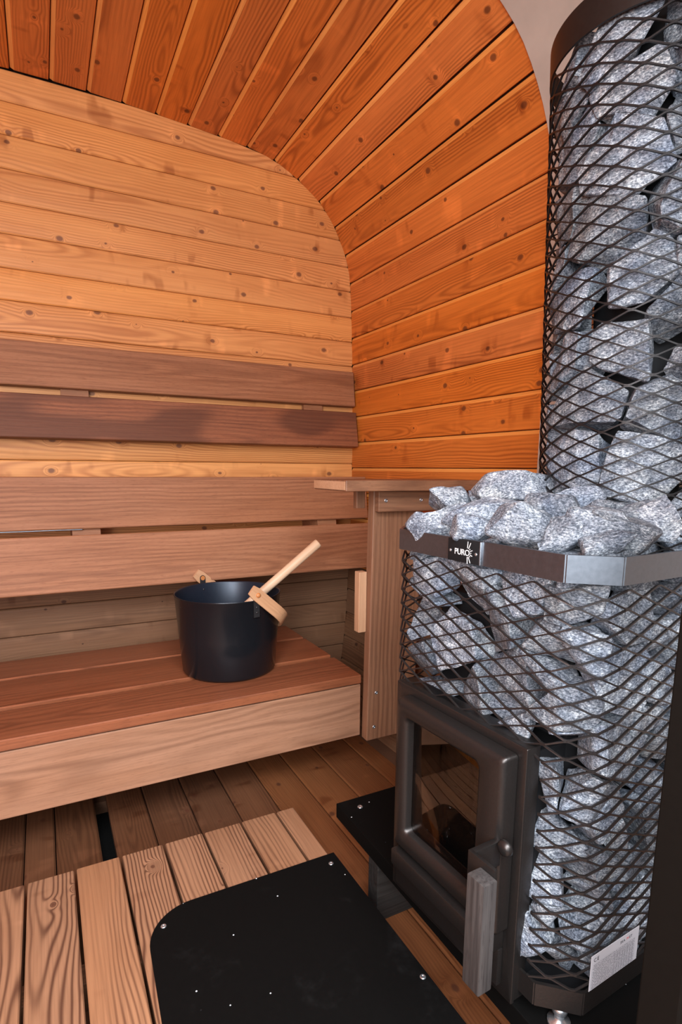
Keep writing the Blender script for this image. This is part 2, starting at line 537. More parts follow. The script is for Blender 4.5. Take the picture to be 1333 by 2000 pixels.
def arc_index(s):
    s %= TOT
    return min(range(NR), key=lambda i: abs(arc[i] - s))
# cut points: right wall | ceiling | left wall
sR1 = .54; quarter_pts = sR1
i_a = arc_index(.54)                       # right wall ends in the upper right corner
i_b = arc_index(arc[arc_index(0)] + 1.55)
def s_of(pt):
    v = Vector(pt)
    return arc[min(range(NR), key=lambda i: (ring[i] - v).length)]
sTopR = s_of((.4426, .489)); sTopL = s_of((2 * X0 - .4426, .489))
sBotL = s_of((2 * X0 - .48, -.507)); sBotR = s_of((.48, -.507))
wall_right = None
idx_TopR, idx_TopL, idx_BotL, idx_BotR = [arc_index(s) for s in (sTopR, sTopL, sBotL, sBotR)]
wall_right = shell('wall_right', idx_BotR, NR + idx_TopR)
ceiling = shell('ceiling', idx_TopR, idx_TopL)
wall_left = shell('wall_left', idx_TopL, idx_BotL)

PITCH = .0486
random.seed(4)
nb = 0
s = -0.44 // 1
s0 = 0.0
k = -12
tongue = .0016
while True:
    sa = k * PITCH
    if sa > sBotL: break
    pa, pb = at(sa), at(sa + PITCH)
    k += 1
    if k - 1 < 0 and pa.y < -.50: continue
    mid = at(sa + PITCH / 2)
    chord = (pb - pa)
    w = chord.length * S
    tp = taper(mid)
    p_back = W(pa.x, YB, pa.y)
    p_front = W(pa.x + tp * (YB - YF), YF, pa.y)
    ex = (p_front - p_back)
    ey = Vector((chord.x, 0, chord.y))
    bow = (mid - (pa + pb) / 2).length * S
    pr = [(.0007, -.0185), (.0007, -.0030), (.0022, -.0004), (w * .3, 0), (w * .7, 0), (w - .0108, -.0003), (w - .0014, -.0048), (w - .0012, -.0185)]
    pr = [(a, b - bow * (1 - (2 * a / w - 1) ** 2)) for a, b in pr]
    me = prism(pr, 0, ex.length, 'ceil')
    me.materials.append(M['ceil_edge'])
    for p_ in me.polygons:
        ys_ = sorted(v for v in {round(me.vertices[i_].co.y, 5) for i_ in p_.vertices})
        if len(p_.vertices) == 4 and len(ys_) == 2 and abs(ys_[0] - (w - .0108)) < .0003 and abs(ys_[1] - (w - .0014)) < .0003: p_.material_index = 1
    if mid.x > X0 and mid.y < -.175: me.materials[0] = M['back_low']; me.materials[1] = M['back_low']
    par = wall_right if (k <= 1 or sa < sTopR) else (ceiling if sa < sTopL else wall_left)
    fm = frame(p_back, ex, ey=ey)
    # inner side must face the room centre
    nz = fm.to_3x3() @ Vector((0, 0, 1))
    if nz.dot(W(X0, .5, Z0) - p_back) < 0:
        for v in me.vertices: v.co.z = -v.co.z
        me.flip_normals()
    link('board', me, None, par, fm)

# ------------------------------------------------------------------ back wall
bm = bmesh.new()
vsb = [bm.verts.new(W(p.x + (X0 - p.x) * -.01, YB + .022, p.y)) for p in ring[:-1:3]]
f = bm.faces.new(vsb)
r_ = bmesh.ops.extrude_face_region(bm, geom=[f])
for v in r_['geom']:
    if isinstance(v, bmesh.types.BMVert): v.co.y += .03 * S
bmesh.ops.recalc_face_normals(bm, faces=bm.faces)
me = bpy.data.meshes.new('back'); bm.to_mesh(me); bm.free()
wall_back = link('wall_back', me, 'shell'); wall_back['kind'] = 'structure'
joints = [.0099 + .0459 * i for i in range(-11, 5)] + [.2379, .2820, .3278, .3699, .4137, .4576, .5000, .5400]
joints = sorted(set(round(j, 4) for j in joints))
joints = [j for i, j in enumerate(joints) if i == 0 or j - joints[i - 1] > .02]
for a, b in zip(joints[:-1], joints[1:]):
    if a < -.47: continue
    w = (b - a) * S
    pr = [(.0006, -.018), (.0006, -.0035), (.0035, -.0006), (.010, 0), (w * .3, .0011), (w * .5, .0013), (w * .7, .0010), (w - .012, 0), (w - .004, -.0010), (w - .0009, -.0035), (w - .0009, -.018)]
    xR, xL = [], []
    for yy_, _ in pr:
        x = xr(min(a + yy_ / S, .5395))
        xR.append((x - .04) * S); xL.append((2 * X0 - x - .04) * S)
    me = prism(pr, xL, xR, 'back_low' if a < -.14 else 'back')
    link('board', me, None, wall_back, frame(W(.04, YB, a), (1, 0, 0), ey=(0, 0, 1)))

# front wall around the doorway (behind the camera)
def slab(name, par, x0, x1, z0, z1, y=YF, mat='wallout'):
    return link(name, box_mesh(0, 0, 0, (x1 - x0) * S, .04, (z1 - z0) * S, 0, mat), None, par, Matrix.Translation(W((x0 + x1) / 2, y, (z0 + z1) / 2)))
wall_front = slab('wall_front', None, .30, .57, -.5, .53); wall_front['kind'] = 'structure'
slab('panel', wall_front, -.24, .30, .505, .53)
slab('panel', wall_front, -.47, -.24, .40, .53)
slab('panel', wall_front, -.47, -.24, -.5, -.12)

o = link('trim_1', box_mesh(0, 0, 0, .042 * S, .023 * S, 1.02 * S, .002, 'jamb'), None, None, Matrix.Translation(W(.2855 + .021, .1585, .0)))
o['kind'] = 'structure'
# ------------------------------------------------------------------ floor
gr = link('floor', box_mesh(0, 0, 0, 1.25 * S, 1.35 * S, .02, 0, 'ground'), None, None, Matrix.Translation(W(.05, .45, -.5) - Vector((0, 0, .075))))
gr['kind'] = 'structure'
fx = [-.459, -.402, -.344, -.287, -.229, -.171, -.113, -.0552, -.0188, .0355, None, .0519, .1045, .1629, .2220, .2799, .3395, .4019, .4663, .5300]
for a, b in zip(fx[:-1], fx[1:]):
    if a is None or b is None: continue
    w = (b - a) * S
    y1 = .995 if b < .5 else .97
    pr = [(.0012, -.026), (.0012, -.004), (.005, -.0003), (.012, 0), (w - .012, 0), (w - .005, -.0003), (w - .0012, -.004), (w - .0012, -.026)]
    me = prism(pr, 0, (y1 + .12) * S, 'floor_orange' if a > .27 else 'floor')  # lit tone for the right-hand boards, shaded tone for the rest
    link('floor_board', me, None, gr, frame(W(a, y1, -.5), (0, -1, 0), ey=(1, 0, 0)))
for y in (.12, .5, .9):
    link('joist', box_mesh(0, 0, 0, 1.02 * S, .045, .036, 0, 'shell'), None, gr, Matrix.Translation(W(.04, y, -.5) - Vector((0, 0, .045))))

# ------------------------------------------------------------------ raised walkway (duckboard)
WK = -.455
duck = thing('duckboard', 'raised slatted duckboard of heat-treated pine boards on the floor', 'duckboard', W(.0, .3, -.5))
we = [-.2932, -.2441, -.1950, -.1459, -.0968, -.0475, .0019, .0509, .1004, .1491, .1982, .2467, .2738]
for i, (a, b) in enumerate(zip(we[:-1], we[1:])):
    gap = .0058
    y1 = .6562 + random.uniform(-.0008, .0008)
    plank('board', 'walk', duck, W(a, y1, WK) + Vector((gap / 2, 0, 0)), W(a, -.10, WK) + Vector((gap / 2, 0, 0)), Vector(((b - a) * S - gap, 0, 0)), .028, .0022)
for y in (.0, .27, .52):
    link('batten', box_mesh(0, 0, 0, .56 * S, .045, .045 * S - .0285, .002, 'floor'), None, duck,
         Matrix.Translation(W(-.01, y, -.5) + Vector((0, 0, (.045 * S - .0285) / 2 + .0003))))

# ------------------------------------------------------------------ black floor plate on the walkway
plate = thing('floor_plate', 'black sheet metal floor plate with a rounded corner on the walkway boards', 'floor plate', W(.17, .42, WK))
TR, TL, BL, BR = Vector((.2784, .5465)), Vector((.0617, .5475)), Vector((.0480, .24)), Vector((.2812, .235))
pts = []
rc = .047
u = (TR - TL).normalized(); v_ = (BL - TL).normalized()
c0 = TL + u * rc + v_ * rc
for i in range(15):
    a = i / 14 * pi / 2
    pts.append(c0 - u * rc * cos(a) - v_ * rc * sin(a))
pts += [TR, BR, BL]
n = len(pts)
c = W(.17, .42, WK)
vs_ = [W(p.x, p.y, WK) - c + Vector((0, 0, .0032)) for p in pts] + [W(p.x, p.y, WK) - c + Vector((0, 0, .0004)) for p in pts]
me = pydata('sheet', vs_, [tuple(range(n)), tuple(range(2 * n - 1, n - 1, -1))] + [(i, (i + 1) % n, n + (i + 1) % n, n + i) for i in range(n)], 'mat')
link('sheet', me, None, plate, Matrix.Translation(c))
for x, y in ((.2669, .5303), (.0763, .5243), (.2742, .3585), (.062, .262), (.17, .262)):
    screw(plate, W(x, y, WK) + Vector((0, 0, .0032)), (0, 0, 1), .85)

# ------------------------------------------------------------------ bench
ZS = -.300
bench = thing('bench', 'long lower sauna bench of reddish heat-treated wood along the back wall', 'bench', W(.0, .85, -.5))
xl, xe = -.443, .3985
def seatp(y0, y1, mat):
    return plank('seat_plank', mat, bench, W(xl, y0, ZS), W(xe, y0, ZS), Vector((0, (y1 - y0) * S, 0)), .026, .0028)
seatp(.6945, .7835, 'seat')
seatp(.7960, .9000, 'seat')
seatp(.9070, .9930, 'seat')
fp = plank('front_plank', 'bench_pale', bench, W(xl, .6965, -.3155), W(xe, .6965, -.3155), Vector((0, 0, 1)) * -.0 + Vector((0, 0, -(.0805) * S)), .028, .002)
# the plank's face must look toward the room
fp.matrix_basis = wmat[bench.name].inverted() @ frame(W(xl, .6965, -.396), (1, 0, 0), ey=(0, 0, 1))
for x in (-.40, -.02, .36):
    link('cross_support', box_mesh(0, 0, 0, .045, .27 * S, .07, .002, 'bench'), None, bench, Matrix.Translation(W(x, .855, ZS) - Vector((0, 0, .0265 + .035))))
link('wall_ledger', box_mesh(0, 0, 0, .82 * S, .028, .06, .002, 'bench'), None, bench, Matrix.Translation(W(-.02, .994, ZS) - Vector((0, .002, .0265 + .101))))

# ------------------------------------------------------------------ backrests
def backrest(name, label, rows, xR, mat_list, batten_y, bat_x, T=.028):
    t = thing(name, label, 'backrest', W(.0, .97, rows[0][1]))
    for (zt, zb, yt, yb), mt in zip(rows, mat_list):
        p0 = W(-.44, yb, zb); p1 = W(xR, yb, zb)
        wv = W(0, yt, zt) - W(0, yb, zb)
        plank('slat', mt, t, p0, p1, wv, T, .0022)
    return t
up = backrest('backrest', 'upper backrest of two slanted dark brown planks below the pale wall boards', [(.1815, .1175, .9870, .9785), (.1060, .0420, .9752, .9640)], .5395, ['bench', 'blotchy'], .99, None)
lo = backrest('backrest', 'lower backrest of two wide brown planks just above the bench seat', [(-.0143, -.0905, .934, .922), (-.0985, -.1790, .908, .893)], .5385, ['bench', 'bench'], .99, None)
def bat(t, x0, x1, z0, z1, y0, y1, mat='bench'):
    """upright batten behind the slats, leaning with them"""
    pz = [(z0, y0), (z1, y1)]
    vs2 = []
    for z, y in pz:
        for x in (x0, x1):
            vs2.append(W(x, y, z)); vs2.append(W(x, .9985, z))
    me = pydata('batten', vs2, [(0, 1, 3, 2), (4, 6, 7, 5), (0, 2, 6, 4), (1, 5, 7, 3), (0, 4, 5, 1), (2, 3, 7, 6)], mat)
    link('batten', me, None, t)
T_ = .0150
for x0, x1 in ((.034, .073), (.437, .475), (-.38, -.342)):
    bat(up, x0, x1, .046, .178, .9645 + T_ + .0005, .9865 + .0118)
    bat(lo, x0, x1, -.174, -.018, .8938 + T_ + .0012, .9335 + T_ + .0012)
st = link('light_strip', box_mesh(0, 0, 0, .22, .004, .0022, .0005, 'band'), None, lo, Matrix.Translation(W(-.01, .9255, -.0905) + Vector((0, 0, -.0026))))

# ------------------------------------------------------------------ end panel with armrest
endp = thing('bench_end_panel', 'upright brown end panel of the bench beside the stove, with a flat armrest on top', 'end panel', W(.44, .68, -.397))
# post: face toward camera, slightly leaning
b0, b1 = W(.4020, .6825, -.4005), W(.4020, .6730, -.0290)
ex = b1 - b0
link('post', plank_mesh(ex.length, .0835 * S, .030, .0022, 'post'), None, endp, frame(b0 + Vector((.0835 * S, 0, 0)), ex, ey=(-1, 0, 0)))
# rail under the armrest
link('rail', plank_mesh(.1470 * S, .0285 * S, .022, .002, 'post'), None, endp, frame(W(.4020, .6600, -.0575), (.9965, -.055, 0), ey=(0, 0, 1)))
# armrest
a0, a1, a2, a3 = (.3406, .6400), (.5515, .6228), (.5480, .7226), (.3404, .7350)
arm_t, arm_b = -.0142, -.0284
vsa = []
for z in (arm_t, arm_b):
    for x, y in (a0, a1, a2, a3):
        vsa.append(W(x, y, z) - W(*a0, arm_t))
bm = bmesh.new()
bv = [bm.verts.new(v) for v in vsa]
for q in ((0, 1, 2, 3), (7, 6, 5, 4), (0, 4, 5, 1), (1, 5, 6, 2), (2, 6, 7, 3), (3, 7, 4, 0)):
    bm.faces.new([bv[i] for i in q])
bmesh.ops.recalc_face_normals(bm, faces=bm.faces)
bmesh.ops.bevel(bm, geom=bm.edges[:], offset=.0025, segments=2, profile=.5, affect='EDGES')
me = bpy.data.meshes.new('armrest'); bm.to_mesh(me); bm.free()
link('armrest', me, 'post', endp, Matrix.Translation(W(*a0, arm_t)))
# orange sawn end grain, a thin end lamination
eg = box_mesh(0, 0, 0, .0012, .093 * S, (.0142) * S - .006, .0003, 'birch_strap')
link('end_grain', eg, None, endp, Matrix.Translation(W(.3402, .6875, (arm_t + arm_b) / 2) - Vector((.0006, 0, 0))))
link('cleat', plank_mesh(.0245 * S, .026, .020, .0015, 'post'), None, endp, frame(W(.402, .6960, -.0545) + Vector((-.001, 0, 0)), (0, 0, 1), ey=(-1, 0, 0)))
link('cleat', plank_mesh(.0885 * S, .024, .026, .0015, 'birch_strap'), None, endp, frame(W(.402, .688, -.2330) + Vector((-.0008, 0, 0)), (0, 0, 1), ey=(-1, 0, 0)))
for x, z in ((.4160, -.3260), (.4140, -.3800)):
    yy_ = .6825 + (z + .4005) / (.3715) * -.0095
    screw(endp, W(x, yy_, z), (0, -1, -.03), .8)
for x, dy in ((.4130, .0), (.4690, -.0031), (.5290, -.0064)):
    screw(endp, W(x, .6594 + dy, -.0420), (-.055, -1, 0), .8)

# ------------------------------------------------------------------ bucket
BX, BY = .2339, .8120
bc = W(BX, BY, ZS)
bh = .1185 * S
rb, rt = .0690 * S, .0773 * S
bucket = thing('sauna_bucket', 'black metal sauna water bucket with a wooden strap handle standing on the bench', 'bucket', bc)
prof = [(rb * .90, .0006), (rb * .965, .0022), (rb, .0085), (rb + (rt - rb) * .5, bh * .5), (rt, bh - .003), (rt + .0016, bh - .0010), (rt + .0006, bh + .0006)]
link('body', lathe_mesh(prof, 96, 'bucket', True, False), None, bucket, Matrix.Translation(bc))
prof = [(rt + .0006, bh + .0006), (rt - .0012, bh), (rt - .0022, bh - .003), (rb + (rt - rb) * .5 - .002, bh * .5), (rb - .002, .010), (rb - .006, .004), (.01, .0038)]
link('inner_wall', lathe_mesh(prof, 96, 'bucket_in', False, True), None, bucket, Matrix.Translation(bc))
axf = Vector((.233, -.972, 0)).normalized()        # toward the near pivot
axr = Vector((.972, .233, 0)).normalized()         # side to which the strap hangs
zp = bh + .016
def bracket(sgn):
    d = axf * sgn
    o = bc + d * (rt + .0012)
    fm = frame(o, axr, ez=d)      # x = tangential, z = outward, y = z cross x
    upv = fm.to_3x3() @ Vector((0, 1, 0))
    if upv.z < 0:
        fm = frame(o, -axr, ez=d)
    # rounded tab outline in (x, y)
    pts = [(-.0085, bh - .045), (.0085, bh - .045)]
    for i in range(9):
        a = pi * i / 8
        pts.append((.0085 * cos(a), zp + .0085 * sin(a)))
    n = len(pts)
    vs_ = [(x, y, .0) for x, y in pts] + [(x, y, .0025) for x, y in pts]
    me = pydata('tab', vs_, [tuple(range(n)), tuple(range(2 * n - 1, n - 1, -1))] + [(i, (i + 1) % n, n + (i + 1) % n, n + i) for i in range(n)], 'black_metal')
    tb = link('bracket', me, None, bucket, fm)
    for y in (bh - .018, bh - .032):
        link('rivet', lathe_mesh([(.0035, 0), (.0028, .0015), (.001, .0022)], 10, 'black_metal'), None, tb, fm @ Matrix.Translation((0, y, .0025)))
        link('rivet', lathe_mesh([(.0035, 0), (.0028, .0015), (.001, .0022)], 10, 'black_metal'), None, tb, fm @ Matrix.Translation((0, y, -.0035)) @ Matrix.Rotation(pi, 4, 'X'))
bracket(1); bracket(-1)
# bent strap: arms outside the tabs, bow hanging to the right below the rim
Rw = rt + .0085
tilt = radians(41)
dirn = (axr * cos(tilt) - Vector((0, 0, 1)) * sin(tilt)).normalized()
nrm = dirn.cross(axf).normalized()
if nrm.z < 0: nrm = -nrm
pc = bc + Vector((0, 0, zp))
path = []
ext, arm = .025, .080
for t in (-ext, -ext * .3, arm * .35, arm * .75): path.append((Rw, t))
for i in range(17):
    a = pi / 2 - pi * i / 16
    path.append((Rw * sin(a) if abs(sin(a)) > 1e-6 else 0, arm + Rw * .62 * cos(a)))
for t in (arm * .75, arm * .35, -ext * .3, -ext): path.append((-Rw, t))
hw, ht = .0170, .0036
vs_, fs = [], []
N = len(path)
for i, (u_, v2) in enumerate(path):
    a = path[max(0, i - 1)]; b = path[min(N - 1, i + 1)]
    tg = (axf * (b[0] - a[0]) + dirn * (b[1] - a[1])).normalized()
    out = tg.cross(nrm).normalized()
    p = pc + axf * u_ + dirn * v2
    h2 = hw * (.80 if i in (0, N - 1) else 1)
    for sx_, sy_ in ((-1, -.8), (-1, .8), (-.6, 1), (.6, 1), (1, .8), (1, -.8), (.6, -1), (-.6, -1)):
        vs_.append(p + out * ht * sx_ + nrm * h2 * sy_)
for i in range(N - 1):
    for j in range(8):
        k2 = (j + 1) % 8
        fs.append((8 * i + j, 8 * i + k2, 8 * i + 8 + k2, 8 * i + 8 + j))
fs += [tuple(range(8)), tuple(8 * (N - 1) + j for j in range(8))]
fm = frame(pc, dirn, ez=nrm)
inv = fm.inverted()
me = pydata('strap', [inv @ v for v in vs_], fs, 'birch_strap')
auto_smooth(me, 40)
strap = link('handle_strap', me, None, bucket, fm)
for sg in (1, -1):
    link('peg', lathe_mesh([(.0068, -.012), (.0068, .0005), (.0052, .0035), (.002, .005)], 16, 'peg'), None, strap,
         frame(pc + axf * sg * (Rw + ht), axr, ez=axf * sg))

# ladle standing in the bucket
la, lb = W(.2230, .800, -.2300), W(.3672, .778, -.1115)
lad = thing('sauna_ladle', 'pale wooden stick handle of a ladle leaning out of the black bucket', 'ladle', la)
zz = (lb - la).normalized()
L_ = (lb - la).length
fm = frame(la, zz, ey=(0, 1, 0))
hm = lathe_mesh([(.0118, 0), (.0122, .01), (.0128, L_ * .5), (.0134, L_ - .003), (.0124, L_)], 28, 'birch')
rot = Matrix(((0, 0, 1, 0), (0, 1, 0, 0), (-1, 0, 0, 0), (0, 0, 0, 1)))
for v in hm.vertices: v.co = rot @ v.co
link('handle', hm, None, lad, fm)
sp = lathe_mesh([(.004, -.030), (.026, -.028), (.036, -.012), (.038, .004), (.0365, .004), (.034, -.012), (.024, -.0255), (.003, -.027)], 32, 'black_metal')
link('scoop', sp, None, lad, Matrix.Translation(la + Vector((-.010, 0, -.010))))

# ------------------------------------------------------------------ heat shield on the right wall
shp = []
s_a, s_b = s_of((.5397, -.26)) , None
seq = [p for p in ring[:-1] if p.x > .25 and p.y > -.0]
i0 = min(range(NR), key=lambda i: (ring[i] - Vector((.538, -.30))).length)
i1 = min(range(NR), key=lambda i: (ring[i] - Vector((.20, .536))).length)
idx = list(range(i0, NR + i1, 3))
vs_, fs = [], []
for i in idx:
    p = ring[i % NR]
    d = (p - Vector((X0, Z0))).normalized()
    for off in (.0045, .0015):
        q = p - d * off
        for y in (.5250, -.10):
            vs_.append(W(q.x + taper(p) * (YB - y), y, q.y))
n = len(idx)
for k in range(n - 1):
    a, b = 4 * k, 4 * (k + 1)
    fs += [(a, b, b + 1, a + 1), (a + 2, a + 3, b + 3, b + 2), (a, a + 2, b + 2, b), (a + 1, b + 1, b + 3, a + 3)]
fs += [(0, 1, 3, 2), (4 * n - 4, 4 * n - 2, 4 * n - 1, 4 * n - 3)]
o = link('heat_shield', pydata('heat_shield', vs_, fs, 'shield'))
smooth(o.data, False); auto_smooth(o.data, 30)
tag(o, 'pale curved heat shield sheet on the right wall behind the stone column', 'heat shield')

# ------------------------------------------------------------------ stove platform
PT = -.4096
plat = thing('stove_platform', 'thick black platform plate that the stove stands on', 'platform', W(.42, .33, -.5))
pth = .0184 * S
link('top_plate', box_mesh(0, 0, 0, (.215) * S, .39 * S, pth, .0015, 'mat'), None, plat, Matrix.Translation(W(.2955 + .1075, .5735 - .195, PT) - Vector((0, 0, pth / 2))))
for y, k2 in ((.487, 0), (.20, 1)):
    link('support_block', box_mesh(0, 0, 0, .19 * S, .020 * S, (.5 - .428) * S - .001, .002, 'block'), None, plat,
         Matrix.Translation(W(.2965 + .095, y - .002, -.464)))
screw(plat, W(.3184, .5536, PT), (0, 0, 1), 1.0)
screw(plat, W(.31, .30, PT), (0, 0, 1), 1.0)

# ------------------------------------------------------------------ stove
A = Vector((.297, .254)); al = .0534
e1 = Vector((-al, .9986)); e2 = Vector((.9986, al))
FL, CH = .1752, .0242
SIDE = FL + 2 * CH
# octagon corner points in (s along e1, d along e2)
octa = [(0, 0), (FL, 0), (FL + CH, CH), (FL + CH, CH + FL), (FL, SIDE), (0, SIDE), (-CH, CH + FL), (-CH, CH)]
def SP(s_, d_, z):
    p = A + e1 * s_ + e2 * d_
    return W(p.x, p.y, z)
stove = thing('sauna_stove', 'black wood-burning sauna stove with a glazed door and mesh cage full of grey stones', 'stove', SP(SIDE / 2, SIDE / 2, PT))
def grow(o):
    cx, cy = FL / 2, SIDE / 2
    out = []
    for s_, d_ in octa:
        out.append((cx + (s_ - cx) * (1 + o / (SIDE / 2)), cy + (d_ - cy) * (1 + o / (SIDE / 2))))
    return out
def oct_band(name, z0, z1, o, th, mat, lip=False):
    vs_, fs = [], []
    outer, inner = grow(o), grow(o - th)
    c = SP(FL / 2, SIDE / 2, z0)
    for ring_, z in ((outer, z0), (outer, z1), (inner, z1), (inner, z0)):
        for s_, d_ in ring_: vs_.append(SP(s_, d_, z) - c)
    for j in range(4):
        for i in range(8):
            k2 = (i + 1) % 8
            a, b = j * 8, ((j + 1) % 4) * 8
            fs.append((a + i, a + k2, b + k2, b + i))
    me = pydata(name, vs_, fs, mat)
    bm = bmesh.new(); bm.from_mesh(me)
    bmesh.ops.bevel(bm, geom=[e for e in bm.edges if abs(e.verts[0].co.z - e.verts[1].co.z) > .01], offset=.0016, segments=2, affect='EDGES')
    bm.to_mesh(me); bm.free()
    auto_smooth(me, 30)
    return link(name, me, None, stove, Matrix.Translation(c))
oct_band('rim_band', -.0716, -.0533, .0026, .0022, 'band')
oct_band('base_band', -.3925, -.3740, .0005, .0022, 'stove')
# bottom plate
c = SP(FL / 2, SIDE / 2, -.392)
vs_ = [SP(s_, d_, -.3905) - c for s_, d_ in grow(-.001)] + [SP(s_, d_, -.3875) - c for s_, d_ in grow(-.001)]
link('bottom_plate', pydata('bp', vs_, [tuple(range(8)), tuple(range(15, 7, -1))] + [(i, (i + 1) % 8, 8 + (i + 1) % 8, 8 + i) for i in range(8)], 'inner'), None, stove, Matrix.Translation(c))
FM = frame(SP(0, 0, 0), (e2.x, e2.y, 0), ey=(e1.x, e1.y, 0))      # local: x = into the stove, y = along the door face, z = up; origin at eye height
# firebox body
link('firebox', box_mesh(0, 0, 0, 1, 1, 1), 'inner', stove, Matrix.Identity(4)) if False else None
def lbox(name, s0_, s1_, d0, d1, z0, z1, mat, bev=.001, par=None, seg=2):
    """box given in stove coordinates (units)"""
    me = box_mesh(0, 0, 0, abs(d1 - d0) * S, abs(s1_ - s0_) * S, abs(z1 - z0) * S, bev, mat, seg)
    auto_smooth(me, 35)
    mt = FM @ Matrix.Translation(Vector(((d0 + d1) / 2 * S, (s0_ + s1_) / 2 * S, (z0 + z1) / 2 * S)))
    return link(name, me, None, par or stove, mt)
fs0, fs1, fd0, fd1 = .020, .158, .012, .178
fz0, fz1 = -.386, -.2
fb = lbox('firebox', fs0, fs1, fd1 - .006, fd1, fz0, -.108, 'inner')             # back wall
for q0 in (fs0 - .003, fs1):
    lbox('side_wall', q0, q0 + .003, .0, .038, fz0, -.2, 'inner', .0005, fb)
    lbox('side_wall', q0, q0 + .003, .038, fd1, fz0, -.108, 'inner', .0005, fb)
lbox('roof', fs0, fs1, .036, fd1, -.112, -.108, 'inner', .0005, fb)
lbox('front_wall', fs0, fs1, .036, .039, -.2, -.112, 'inner', .0005, fb)
lbox('roof', fs0, fs1, .0, .036, -.202, -.199, 'inner', .0005, fb)
lbox('grate_floor', fs0, fs1, .0, fd1 - .006, -.333, -.329, 'char', .0005, fb)
for i in range(4):
    lbox('grate_slot', .045 + i * .022, .052 + i * .022, .02, .075, -.3292, -.3286, 'inner', .0005, fb)
# door panel plate
def ring_plate(name, so0, so1, zo0, zo1, si0, si1, zi0, zi1, rad_o, rad_i, d_out, d_in, mat, bev, par):
    """rectangular frame with rounded inner corners in stove coordinates, front at d_out"""
    def rr(a0, a1, b0, b1, r, seg=7):
        out = []
        for cx_, cy_, st_ in ((a1 - r, b1 - r, 0), (a0 + r, b1 - r, 90), (a0 + r, b0 + r, 180), (a1 - r, b0 + r, 270)):
            for i in range(seg):
                a = radians(st_ + 90 * i / (seg - 1))
                out.append((cx_ + r * cos(a), cy_ + r * sin(a)))
        return out
    o_, i_ = rr(so0, so1, zo0, zo1, rad_o), rr(si0, si1, zi0, zi1, rad_i)
    n_ = len(o_)
    def off(pts_, cx_, cy_, k_):
        out = []
        for x_, y_ in pts_:
            d_ = Vector((x_ - cx_, y_ - cy_))
            out.append((x_ - (1 if d_.x > 0 else -1) * k_, y_ - (1 if d_.y > 0 else -1) * k_))
        return out
    cx_, cy_ = (so0 + so1) / 2, (zo0 + zo1) / 2
    b_ = bev
    loops = [(o_, d_in), (o_, d_out + b_), (off(o_, cx_, cy_, b_ * .35), d_out + b_ * .35), (off(o_, cx_, cy_, b_), d_out),
             (off(i_, cx_, cy_, -b_), d_out), (off(i_, cx_, cy_, -b_ * .35), d_out + b_ * .35), (i_, d_out + b_), (i_, d_in)]
    vs2, fs2 = [], []
    for lp, d_ in loops:
        for x_, y_ in lp: vs2.append(Vector((d_, x_, y_)) * S)
    for j in range(len(loops)):
        a, b = j * n_, ((j + 1) % len(loops)) * n_
        for i in range(n_):
            k_ = (i + 1) % n_
            fs2.append((a + i, a + k_, b + k_, b + i))
    me = pydata(name, vs2, fs2, mat)
    auto_smooth(me, 50)
    return link(name, me, None, par, FM)
panel = ring_plate('front_panel', .0140, .1680, -.4025, -.1935, .024, .152, -.345, -.204, .0008, .004, -.0075, -.0045, 'stove', .0006, stove)
lbox('panel_flange', .0140, .0150, -.0045, .006, -.4, -.1935, 'stove', .0004, panel)
lbox('panel_flange', .1670, .1680, -.0045, .010, -.4, -.1935, 'stove', .0004, panel)
lbox('panel_flange', .0150, .1670, -.0045, .012, -.1950, -.1937, 'stove', .0004, panel)
door = ring_plate('door', .0215, .1500, -.3435, -.2005, .0475, .1345, -.3255, -.2160, .003, .006, -.0225, -.0080, 'stove', .0042, stove)
lbox('glass_pane', .043, .139, -.0130, -.0118, -.330, -.211, 'glass', .0002, door)
lbox('hinge', .150, .1545, -.014, -.007, -.236, -.222, 'stove', .0006, door)
lbox('hinge', .150, .1545, -.014, -.007, -.329, -.315, 'stove', .0006, door)
# ash drawer below the door
dr = lbox('ash_drawer', .0245, .1455, -.0270, -.0080, -.3605, -.3450, 'stove', .0030)
lbox('drawer_lip', .0245, .1555, -.0130, -.0080, -.3925, -.3610, 'stove', .0015, dr)
# latch: bent bracket, knob and grip
brk = lbox('handle_bracket', .0215, .0265, -.0455, -.0200, -.2840, -.2640, 'stove', .0012)
lbox('bracket_arm', .0010, .0265, -.0475, -.0445, -.2840, -.2640, 'stove', .0010, brk)
gm = box_mesh(0, 0, 0, .0840 * S, .0160 * S, .0125 * S, .0022, 'handle')
auto_smooth(gm, 35)
gf = FM @ Matrix.Translation(Vector((-.05375, .0060, -.3110)) * S)
grip = link('handle', gm, None, stove, frame(gf.translation, (0, 0, 1), ez=FM.to_3x3() @ Vector((-1, 0, 0))))
kn = lathe_mesh([(.0115, 0), (.0115, .003), (.0100, .0075), (.0060, .0102), (.0015, .0110)], 24, 'stove')
link('latch_knob', kn, None, stove, frame(FM @ (Vector((-.0222, .0145, -.2640)) * S), (0, 0, 1), ez=FM.to_3x3() @ Vector((-1, 0, 0))))
